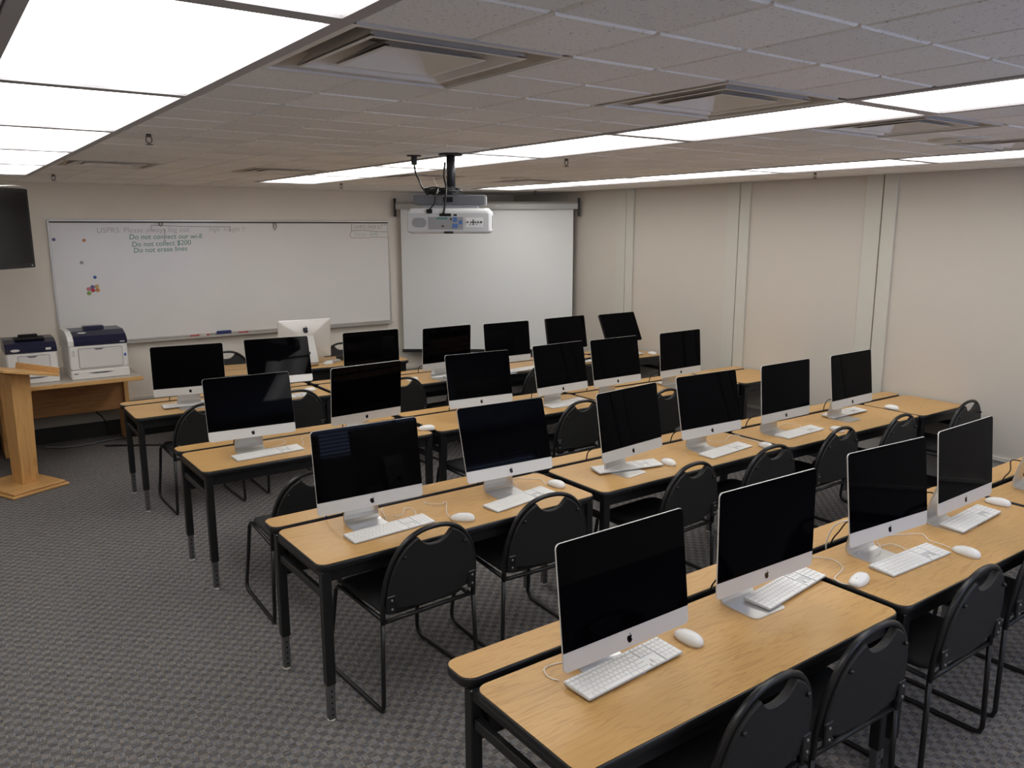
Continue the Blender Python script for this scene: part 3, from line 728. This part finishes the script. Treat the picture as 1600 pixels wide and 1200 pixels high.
for lb, m_, P in (('thin blue lead rising from the slot left of the first computer in the second row', 'cord_blue', [(1.43, 3.505, .69), (1.432, 3.50, .735), (1.45, 3.46, .80), (1.50, 3.37, .86)]),
                  ('white lead rising from the slot behind the third computer in the nearest row', 'cord_white', [(3.06, 1.895, .69), (3.05, 1.89, .75), (3.06, 1.86, .83), (3.09, 1.79, .87)])):
    tag(MB().tube(smooth_path(P, 6), .0035, 6).build('lead', m_), lb, 'cord')
# ------------------------------------------------------------------ whiteboard
BX0, BX1, BZ0, BZ1 = 1.005, 4.630, .956, 2.167
wb = empty('whiteboard', (BX0, YB, BZ0))
bw, bh = BX1-BX0, BZ1-BZ0
tag(wb, 'long whiteboard with faint handwriting across the back wall', 'whiteboard')
MB().box(.012, bw-.012, -.016, 0, .012, bh-.012).build('writing_surface', 'board_white', wb)
for a in ((0, .02, 0, bh), (bw-.02, bw, 0, bh)): MB().bbox(a[0], a[1], -.024, 0, a[2], a[3], .003).build('frame_rail', 'board_frame', wb)
MB().bbox(.02, bw-.02, -.024, 0, bh-.016, bh+.004, .003).build('top_rail', 'board_frame', wb)
MB().box(.02, bw-.02, -.026, -.016, bh-.028, bh-.014).build('tack_strip', 'cork_strip', wb)
MB().bbox(.02, bw-.02, -.024, 0, 0, .018, .003).build('frame_rail', 'board_frame', wb)
tr = MB(); tr.bbox(.02, bw-.02, -.085, 0, -.020, -.008, .003).bbox(.02, bw-.02, -.088, -.080, -.020, .004, .002)
tr.build('marker_tray', 'board_frame', wb)
for x, zz in ((1.02, .04), (2.21, .085)):
    MB().tube([(x-.012, -.03, bh-.02), (x-.016, -.032, bh-.02-zz*.6), (x, -.032, bh-.02-zz), (x+.016, -.032, bh-.02-zz*.6), (x+.012, -.03, bh-.02)], .004, 6).build('map_hook', 'cork_strip', wb)
def writing(txt, x, z, size, mat, parent, name='handwriting', sx=1, shear=.12, rot=0):
    cu_ = bpy.data.curves.new('txt', 'FONT'); cu_.body = txt; cu_.size = size; cu_.shear = shear; cu_.offset = (0 if mat == 'ink_green' else -.0012)*size/.07
    to = bpy.data.objects.new('txt', cu_); C.objects.link(to)
    dg = bpy.context.evaluated_depsgraph_get(); me = bpy.data.meshes.new_from_object(to.evaluated_get(dg))
    bpy.data.objects.remove(to); me.materials.clear(); me.materials.append(MATS[mat])
    o = link(name, me, parent); o.matrix_local = Matrix.Translation((x, -.0168, z)) @ Matrix.Rotation(R(90), 4, 'X') @ Matrix.Rotation(R(rot), 4, 'Z') @ Matrix.Diagonal((sx, 1, 1, 1))
    return tag(o, kind='stuff')
writing('USPRS: Please always log out', .42, bh-.125, .075, 'ink_faint', wb, rot=.4)
writing('high  insight !!', 1.50, bh-.115, .068, 'ink_faint', wb, rot=.4)
writing('Do not connect our wi-fi', .71, bh-.190, .070, 'ink_green', wb, rot=.3)
writing('Do not collect $200', .73, bh-.265, .070, 'ink_green', wb, rot=1.5)
writing('Do not erase lines', .74, bh-.325, .070, 'ink_green', wb, rot=1.5)
writing('CAMPUS LPNGR ISU', 3.155, bh-.092, .062, 'ink_black', wb, sx=.66)
writing('Carrie - 3690', 3.165, bh-.175, .062, 'ink_teal', wb, sx=.9)
def stroke(pts, mat, r_=.0025):
    MB().tube([(x, -.017, bh+z) for x, z in pts], r_, 4).build('marker_line', mat, wb)
stroke([(3.52, -.045), (3.545, -.046)], 'ink_black'); stroke([(3.56, -.046), (3.60, -.044)], 'ink_black')
stroke([(3.135, -.035), (3.13, -.115)], 'ink_black'); stroke([(3.13, -.115), (3.30, -.108), (3.42, -.122), (3.60, -.128)], 'ink_black')
stroke([(3.13, -.115), (3.11, -.17), (3.125, -.195), (3.35, -.195), (3.45, -.188), (3.60, -.195)], 'ink_red')
stroke([(1.055, -.09), (1.05, -.22)], 'ink_black'); stroke([(.93, -.05), (1.2, -.062), (1.72, -.068)], 'ink_faint'); stroke([(1.72, -.06), (1.72, -.12)], 'ink_black'); stroke([(.93, -.05), (.93, -.11)], 'ink_faint')
# magnets
mg = {}
def magnet(px, pz, mat, lb, r_=.016):
    key = (mat, r_)
    if key not in mg: mg[key] = MB().lathe([(r_, 0), (r_, .005), (r_*.8, .008)], 14, M=Matrix.Rotation(R(90), 4, 'X')).mesh('magnet', mat)
    o = link('magnet', mg[key]); o.location = (BX0+px, YB-.016, BZ0+pz); tag(o, lb, 'magnet', 'round magnets on the whiteboard')
magnet(.045, 1.025, 'purple', 'purple magnet at the left edge of the whiteboard')
magnet(.305, 1.015, 'orange', 'orange magnet high on the left of the whiteboard')
magnet(.265, .800, 'ring_grey', 'pale grey magnet alone on the left of the whiteboard')
magnet(.368, .655, 'blue', 'blue magnet alone above the magnet cluster')
for dx, dz, m_, lb in ((0, .03, 'purple', 'purple'), (-.035, .012, 'pinkish', 'pink'), (.04, .035, 'yellow', 'yellow'), (.002, -.002, 'red', 'red'), (.045, -.002, 'orange', 'orange'), (-.035, -.03, 'green', 'green')):
    magnet(.338+dx, .530+dz, m_, '%s magnet in the cluster low on the whiteboard' % lb, .019)
def small(mb_, name, mat, loc, lb, cat, rz=0):
    o = mb_.build(name, mat); o.location = loc; o.rotation_euler = (0, 0, rz); return tag(o, lb, cat)
er = empty('board_eraser', (2.58, YB-.05, BZ0-.007)); tag(er, 'dark blue board eraser on the marker tray', 'eraser')
MB().bbox(-.075, .075, -.02, .02, .012, .045, .006).build('grip', 'eraser_blue', er); MB().box(-.073, .073, -.018, .018, 0, .012).build('felt', 'grey_dot', er)
for x, m_, lb in ((2.27, 'red', 'red marker lying left of the eraser on the marker tray'), (2.36, 'paper', 'white marker with red cap next to the eraser'), (2.78, 'red', 'red marker lying right of the eraser on the marker tray')):
    k = empty('marker', (x, YB-.055, BZ0-.001), R(6)); tag(k, lb, 'marker', 'markers on the tray')
    MB().tube([(-.045, 0, .007), (.03, 0, .007)], .0075, 8).build('barrel', m_, k); MB().tube([(.03, 0, .007), (.062, 0, .007)], .0082, 8).build('cap', 'red', k)

# ------------------------------------------------------------------ projection screen across the corner
p0, p1 = Vector((4.735, 8.885)), Vector((6.435, 7.610)); d_ = p1-p0; sw = d_.length
ps = empty('projection_screen', (p0.x, p0.y, 0), math.atan2(d_.y, d_.x))
tag(ps, 'white pull-down projection screen hung across the corner', 'projection screen')
MB().rings([[(.02, -.001, .60), (sw-.02, -.001, .60), (sw-.02, -.001, 2.31), (.02, -.001, 2.31)], [(.02, .001, .60), (sw-.02, .001, .60), (sw-.02, .001, 2.31), (.02, .001, 2.31)]]).build('fabric', 'screen_fabric', ps)
pts = [(-.05, 2.305), (.045, 2.305), (.05, 2.33), (.045, 2.378), (.02, 2.39), (-.03, 2.39), (-.052, 2.365)]
MB().rings([[(-.03, y, z) for y, z in pts], [(sw+.03, y, z) for y, z in pts]]).build('housing', 'screen_housing', ps)
MB().bbox(.0, sw, -.012, .012, .565, .605, .004).build('weight_bar', 'base_black', ps)
for x in (-.055, sw+.03):
    MB().box(x, x+.022, -.03, .03, 2.22, 2.42).box(x, x+.022, -.03, .03, 2.42, 2.435).build('bracket', 'base_black', ps)
MB().box(sw*.55, sw*.55+.06, -.0535, -.052, 2.335, 2.35).build('badge', 'proj_grey', ps)

# ------------------------------------------------------------------ projector on its ceiling pole
pj = empty('projector', (2.587, 4.194, 0), R(-35.8))
tag(pj, 'white ceiling projector hanging from a dark pole, back side facing the room', 'projector')
MB().lathe([(.026, 2.285), (.026, ZC+.003)], 16).build('pole', 'pole_dark', pj)
MB().lathe([(.032, 2.268), (.032, 2.315), (.028, 2.318)], 16).build('collar', 'mount_light', pj)
MB().lathe([(.07, ZC-.012), (.07, ZC+.002)], 20).build('ceiling_plate', 'pole_dark', pj)
mbx = MB().bbox(-.205, .205, -.16, .12, 2.215, 2.270, .004).build('mount_box', 'mount_grey', pj)
MB().box(-.035, .02, -.163, -.158, 2.230, 2.258).build('power_inlet', 'dark_hole', mbx)
MB().box(.207, .2085, -.15, .11, 2.216, 2.269).build('side_plate', 'mount_light', mbx)
bd = MB(); o_ = rrect(-.245, .245, -.20, .18, .03, 4)
sc_ = lambda k, dy=0: [(x*k, (y+.01)*k-.01) for x, y in o_]
bd.rings([[(x, y, 2.052) for x, y in sc_(.9)], [(x, y, 2.062) for x, y in sc_(.985)], [(x, y, 2.07) for x, y in sc_(1)], [(x, y, 2.165) for x, y in sc_(1)], [(x, y, 2.180) for x, y in sc_(.985)], [(x, y, 2.195) for x, y in sc_(.92)]], True, True, False)
body = bd.build('body', 'proj_white', pj)
MB().bbox(-.16, .16, -.12, .12, 2.19, 2.218, .004).build('mount_plate', 'proj_white', pj)
rp_ = MB().rings([[(x, -.2015, z) for x, z in rrect(-.235, .225, 2.066, 2.168, .012, 3)], [(x, -.2005, z) for x, z in rrect(-.235, .225, 2.066, 2.168, .012, 3)]]).build('rear_panel', 'proj_grey', pj)
MB().rings([[(x, -.2035, z) for x, z in rrect(-.212, -.130, 2.088, 2.142, .025, 5)], [(x, -.2015, z) for x, z in rrect(-.212, -.130, 2.088, 2.142, .025, 5)]]).build('speaker_grille', 'mount_light', rp_)
MB().box(-.12, .08, -.2035, -.2015, 2.076, 2.146).build('port_panel', 'mount_light', rp_)
MB().box(.095, .195, -.2035, -.2015, 2.088, 2.142).build('button_panel', 'proj_white', rp_)
for bx_, bz_, br_ in ((.105, 2.117, .005), (.125, 2.117, .004), (.138, 2.117, .006), (.151, 2.117, .004), (.138, 2.128, .004), (.138, 2.105, .004), (.166, 2.117, .005), (.183, 2.117, .006), (.120, 2.105, .003), (.156, 2.105, .003)):
    MB().lathe([(br_, 0), (br_, .003)], 8, M=Matrix.Translation((bx_, -.2035, bz_)) @ Matrix.Rotation(R(90), 4, 'X')).build('button', 'cord_black', rp_)
for a, m_ in (((-.072, -.01, 2.132, 2.145), 'label_green'), ((.022, .045, 2.118, 2.146), 'label_blue'), ((.018, .048, 2.084, 2.108), 'label_blue'), ((.055, .075, 2.105, 2.127), 'label_blue'), ((-.042, -.030, 2.09, 2.100), 'cord_black'), ((.006, .014, 2.128, 2.14), 'cord_black')):
    MB().box(a[0], a[1], -.2045, -.2034, a[2], a[3]).build('label', m_, rp_)
MB().box(-.03, .022, -.203, -.17, 2.053, 2.066).build('foot_latch', 'cord_black', pj)
cn = MB().box(-.055, .012, -.203, -.196, 2.150, 2.166).box(.026, .045, -.203, -.196, 2.152, 2.162).box(-.128, -.096, -.206, -.18, 2.166, 2.19).build('connectors', 'dark_hole', pj)
MB().lathe([(.055, 0), (.05, .03), (.04, .03), (.038, .02)], 20, M=Matrix.Translation((.09, .18, 2.12)) @ Matrix.Rotation(R(-90), 4, 'X')).build('lens', 'dark_hole', pj)
vb = MB()
for k in range(7): vb.box(.244, .2465, -.15+k*.018, -.142+k*.018, 2.08, 2.155)
vb.build('side_vents', 'mount_grey', pj)
coil = MB()
for k in range(5):
    rr_ = .075+.006*(k % 3); P = [(-.045+rr_*1.25*math.cos(2*PI*j/20)+.006*math.sin(5*j), -.04+rr_*.8*math.sin(2*PI*j/20), 2.279+k*.0085+.004*math.sin(j*1.7+k)) for j in range(20)]
    coil.tube(P, .0045, 6, True)
cl_ = coil.build('coiled_cable', 'cord_black'); cl_.parent = pj
pl = MB().tube(smooth_path([(-.03, -.05, 2.46), (-.036, -.06, 2.38), (-.022, -.10, 2.32), (-.018, -.185, 2.27), (-.022, -.20, 2.22), (-.030, -.207, 2.165)], 6), .006, 6).build('signal_cable', 'cord_black', pj)
MB().tube(smooth_path([(-.075, -.12, 2.30), (-.078, -.17, 2.26), (-.085, -.19, 2.22), (-.11, -.2, 2.19)], 6), .0045, 6).build('signal_cable', 'cord_black', pj)
MB().tube(smooth_path([(-.10, -.06, 2.37), (-.085, -.08, 2.34), (-.068, -.10, 2.31), (-.07, -.15, 2.28)], 5), .003, 6).build('cable_tie', 'cord_white', pj)
# power lead from the ceiling socket to the projector
rot = Matrix.Rotation(R(-35.8), 3, 'Z')
e1 = rot @ Vector((-.09, -.04, 0))+Vector((2.587, 4.194, 2.285))
pw = empty('projector_power_cable', (2.474, 4.429, ZC)); tag(pw, 'black power cable hanging from a ceiling socket to the projector', 'cable')
rel = lambda v: (v[0]-2.474, v[1]-4.429, v[2]-ZC)
MB().bbox(-.014, .014, -.014, .014, -.055, .001, .003).build('plug', 'cord_black', pw)
MB().lathe([(.045, -.004), (.045, .001)], 16).build('socket_plate', 'backing', pw)
MB().tube(smooth_path([(0, 0, -.05), (.002, -.01, -.10), (.004, -.05, -.15), rel((e1.x-.05, e1.y+.05, e1.z+.025)), rel(e1)], 7), .0055, 6).build('lead', 'cord_black', pw)

# ------------------------------------------------------------------ ceiling small things
for x, y, lb in ((.908, 4.098, 'left light row halfway back'), (.934, 7.571, 'left light row near the back wall'), (3.379, 7.50, 'far end of the middle light row'), (3.344, 4.045, 'middle light row, to its right halfway back'), (5.80, 3.936, 'right light row, beside the right wall'), (5.90, 7.70, 'projection screen corner')):
    t = empty('sprinkler_head', (x, y, ZC)); tag(t, 'small ceiling sprinkler head by the %s' % lb, 'sprinkler', 'ceiling sprinklers')
    MB().lathe([(.032, -.004), (.034, .002)], 16).build('escutcheon', 'vent_metal', t)
    b_ = MB().lathe([(.012, -.018), (.012, 0)], 10).tube([(-.011, 0, -.015), (-.013, 0, -.035), (0, 0, -.048)], .003, 6).tube([(.011, 0, -.015), (.013, 0, -.035), (0, 0, -.048)], .003, 6)
    b_.build('body', 'sprinkler', t); MB().lathe([(.017, -.052), (.017, -.049)], 12).build('deflector', 'sprinkler', t)
for x, y, lb in ((4.235, 2.075, 'near the right light row'), (4.29, 5.88, 'far back behind the projector')):
    t = empty('ceiling_speaker', (x, y, ZC)); tag(t, 'round white ceiling speaker %s' % lb, 'speaker', 'ceiling speakers')
    MB().lathe([(.135, -.006), (.14, -.001), (.14, .003)], 28).build('rim', 'speaker_white', t); MB().lathe([(.118, -.009), (.12, -.005)], 28).build('grille', 'speaker_white', t)
    MB().lathe([(.008, -.013), (.01, -.009)], 10).build('screw', 'grey_dot', t)

# ------------------------------------------------------------------ TV at the left edge
dirv = Vector((math.sin(R(40)), math.cos(R(40)))); e2 = Vector((.775, 7.9)); LT = 1.12
tv = empty('television', (e2.x-dirv.x*LT/2, e2.y-dirv.y*LT/2, 0), math.atan2(dirv.y, dirv.x))
tag(tv, 'black flat television hanging high at the left edge, screen off', 'television')
tb_ = MB().bbox(-LT/2, LT/2, 0, .055, 1.765, 2.405, .006).build('casing', 'tv_black', tv)
MB().box(-LT/2+.03, LT/2-.03, -.0015, .001, 1.805, 2.375).build('screen', 'tv_screen', tb_)
MB().lathe([(.008, 0), (.008, .002)], 10, M=Matrix.Translation((LT/2-.045, -.001, 1.785)) @ Matrix.Rotation(R(90), 4, 'X')).build('power_light', 'ring_grey', tb_)
MB().bbox(-.10, .10, .055, .13, 2.0, 2.2, .005).lathe([(.022, 2.1), (.022, ZC+.003)], 14, 0, .13).build('mount', 'tv_black', tv)
MB().tube(smooth_path([(LT/2-.35, .03, 2.412), (LT/2-.15, .02, 2.425), (LT/2-.02, .03, 2.42), (LT/2+.02, .03, 2.38), (LT/2+.012, .03, 2.33), (LT/2-.01, .06, 2.30)], 6), .004, 6).build('cable', 'cord_white', tv)

# ------------------------------------------------------------------ printer table, printers
pt = empty('printer_table', (0, 0, 0)); tag(pt, 'wood-edged office table carrying two printers below the whiteboard', 'table')
tp = MB().box(-.55, 1.540, 7.985, YB-.03, .742, .745).build('top_surface', 'table_laminate_grey', pt)
MB().bbox(-.552, 1.545, 7.975, YB-.025, .705, .742, .004).build('top_board', 'oak_flat', pt)
for x in (.425, 1.475): MB().bbox(x, x+.04, 8.56, YB-.03, 0, .705, .003).build('end_panel', 'oak', pt)
MB().bbox(.465, 1.475, 8.60, 8.63, .335, .705, .003).build('modesty_panel', 'oak_dark', pt)
MB().bbox(-.55, -.51, 8.30, YB-.03, 0, .705, .003).build('end_panel', 'oak', pt)
def printer(x0, x1, yf, z0, zf, zt, dep, lb, big):
    w_ = x1-x0; t = empty('printer', ((x0+x1)/2, yf, z0)); tag(t, lb, 'printer', 'two laser printers')
    h1, h2 = zf-z0, zt-z0
    MB().bbox(-w_/2, w_/2, 0, dep, .085, h1-.03, .012).build('body', 'printer_white', t)
    dr = MB().bbox(-w_/2, w_/2, -.012, dep, 0, .083, .008).build('paper_tray', 'printer_white', t)
    hp = [(-.11, .055), (-.05, .047), (.05, .047), (.11, .055), (.05, .060), (-.05, .060)]
    MB().rings([[(x, -.0135, z) for x, z in hp], [(x, -.0118, z) for x, z in hp]]).build('handle', 'printer_gap', dr)
    MB().box(-w_/2+.02, -w_/2+.055, -.0135, -.0118, .05, .058).build('badge', 'printer_gap', dr)
    # navy top with sloping front
    pr_ = [(-.004, h1-.035), (-.006, h1+.0), (.05, h1+.045), (.16, h2), (dep-.03, h2), (dep, h2-.03), (dep, h1-.035)]
    ws = w_/2+.002
    xa = -ws if not big else -ws+.045
    MB().rings([[(xa, y, z) for y, z in pr_], [(ws, y, z) for y, z in pr_]]).build('top_cover', 'printer_navy', t)
    if big:
        pr2 = [(-.002, h1-.035), (-.004, h1+.01), (.05, h1+.052), (.16, h2+.006), (dep-.03, h2+.006), (dep, h2-.03), (dep, h1-.035)]
        MB().rings([[(-ws, y, z) for y, z in pr2], [(xa, y, z) for y, z in pr2]]).build('side_cheek', 'printer_white', t)
        MB().bbox(-.08, .09, .20, .30, h2-.002, h2+.035, .004).build('paper_stop', 'printer_navy', t)
    else:
        MB().box(-.11, .12, .10, .28, h2-.002, h2+.006).build('output_slot', 'dark_hole', t)
        MB().bbox(-.07, .08, .22, .28, h2, h2+.03, .004).build('paper_stop', 'dark_hole', t)
    xl = -w_/2+(.07 if big else .085)
    xr = w_/2-(.045 if big else .06)
    gp = MB().rings([[(x, -.0015, z) for x, z in rrect(xl, xr, .10, h1-.06, .012, 3)], [(x, .0, z) for x, z in rrect(xl, xr, .10, h1-.06, .012, 3)]]).build('front_door_gap', 'printer_gap', t)
    MB().rings([[(x, -.006, z) for x, z in rrect(xl+.004, xr-.004, .104, h1-.064, .010, 3)], [(x, -.001, z) for x, z in rrect(xl+.004, xr-.004, .104, h1-.064, .010, 3)]]).build('front_door', 'printer_panel', t)
    gh = [(-.045, h1-.066), (.045, h1-.066), (.02, h1-.078), (-.02, h1-.078)]
    MB().rings([[(x, -.0075, z) for x, z in gh], [(x, -.0055, z) for x, z in gh]]).build('door_grip', 'printer_gap', t)
    el_ = [(.035*math.cos(2*PI*k/16), .012*math.sin(2*PI*k/16)) for k in range(16)]
    Mx = Matrix.Translation((xa+.075, -.008, h1-.008)) @ Matrix.Rotation(R(90), 4, 'X') if not big else Matrix.Translation((xa+.085, .10, (h1+.045+h2)/2+.004)) @ Matrix.Rotation(R(22), 4, 'X')
    MB().prism(el_, 0, .004, Mx).build('control_pad', 'badge', t)
    if not big: MB().box(w_/2-.085, w_/2-.045, -.009, -.005, h1-.018, h1+.002).build('brand_plate', 'badge', t)
    else:
        MB().box(w_/2-.035, w_/2-.015, -.002, .0, .185, .21).build('energy_sticker', 'blue', t)
        MB().box(-w_/2+.02, -w_/2+.045, -.002, .0, h1-.13, h1-.075).build('status_window', 'badge', t)
        MB().box(w_/2-.06, w_/2-.02, -.0075, -.004, h1-.022, h1-.014).build('brand_plate', 'badge', t)
    return t
printer(.495, .885, 8.12, .745, 1.055, 1.125, .42, 'smaller white laser printer with navy top behind the lectern', False)
printer(.975, 1.455, 8.09, .745, 1.085, 1.165, .50, 'larger white laser printer with navy top at the right of the table', True)

# ------------------------------------------------------------------ lectern
le = empty('lectern', (.455, 7.525, 0), R(26)); tag(le, 'oak pedestal lectern with slanted top at the left edge', 'lectern')
MB().bbox(-.235, .235, -.29, .29, 0, .022, .006).build('base_board', 'oak_flat', le)
MB().bbox(-.215, .215, -.27, .27, .022, .042, .006).build('upper_base_board', 'oak_flat', le)
def q4(hx, hy, z, cx=0, cy=0): return [(cx-hx, cy-hy, z), (cx+hx, cy-hy, z), (cx+hx, cy+hy, z), (cx-hx, cy+hy, z)]
MB().rings([q4(.066, .066, .042, .03, -.03), q4(.078, .084, .945, .05, .0)]).build('post', 'oak', le)
Mt = Matrix.Translation((.07, .05, .965)) @ Matrix.Rotation(R(12), 4, 'Y')
tpb = MB().bbox(-.24, .21, -.29, .29, -.022, 0, .003, Mt).build('slanted_top', 'oak_flat', le)
MB().bbox(.196, .213, -.29, .29, -.022, .05, .003, Mt).build('book_lip', 'oak_flat', tpb)

# ------------------------------------------------------------------ things on the teacher table and floor
def onT(x, y): return (x, y, DESK)
small(MB().bbox(-.04, .04, -.03, .03, 0, .05, .008).lathe([(.02, .05), (.012, .062)], 10), 'desk_gadget', 'cord_black', onT(3.455, 7.86), 'small black gadget on the teacher table', 'gadget', .3)
small(MB().bbox(-.06, .06, -.035, .035, 0, .028, .006), 'power_adapter', 'ring_grey', onT(3.345, 7.77), 'grey power adapter beside the teacher computer', 'adapter', .2)
small(MB().bbox(-.05, .05, -.035, .035, 0, .02, .005).bbox(-.02, .06, .03, .06, 0, .03, .005), 'card_reader', 'badge', onT(3.235, 7.68), 'pale card reader close to the teacher computer stand', 'gadget', -.2)
small(MB().box(-.06, .06, -.04, .04, 0, .003), 'paper_slip', 'paper', onT(3.51, 7.72), 'white paper slip on the teacher table', 'paper', .3)
tag(MB().tube(smooth_path([(1.93, 6.95, .02), (2.10, 7.08, .006), (2.02, 7.22, .006), (1.78, 7.02, .006), (1.86, 6.82, .006), (2.05, 6.85, .006)], 7), .006, 6).build('floor_cable', 'cord_white'), 'white cable lying on the carpet under the farthest row', 'cable')
fc = MB().bbox(-.02, .02, 0, .9, 0, .012, .004)
o = fc.build('cable_cover', 'cord_black'); o.location = (1.25, 8.50, 0); o.rotation_euler = (0, 0, R(-122)); tag(o, 'flat black cable cover strip on the carpet by the printer table', 'cable cover')
tag(MB().tube(smooth_path([(.75, 8.7, .03), (1.0, 8.62, .012), (1.35, 8.70, .012), (1.7, 8.75, .012)], 6), .008, 6).build('floor_cable', 'mount_grey'), 'dark grey cable along the floor under the printer table', 'cable')
tag(MB().tube(smooth_path([(1.20, YB-.02, .60), (1.20, YB-.012, .36), (1.25, YB-.03, .28), (1.33, YB-.03, .17), (1.36, YB-.03, .02)], 6), .006, 6).build('wall_cable', 'cord_black'), 'black cable running down the wall under the printer table', 'cable')
tag(MB().tube(smooth_path([(1.43, 8.75, .90), (1.50, 8.78, .82), (1.52, 8.82, .75)], 6), .004, 6).build('printer_lead', 'cord_black'), 'black lead behind the larger printer', 'cable')
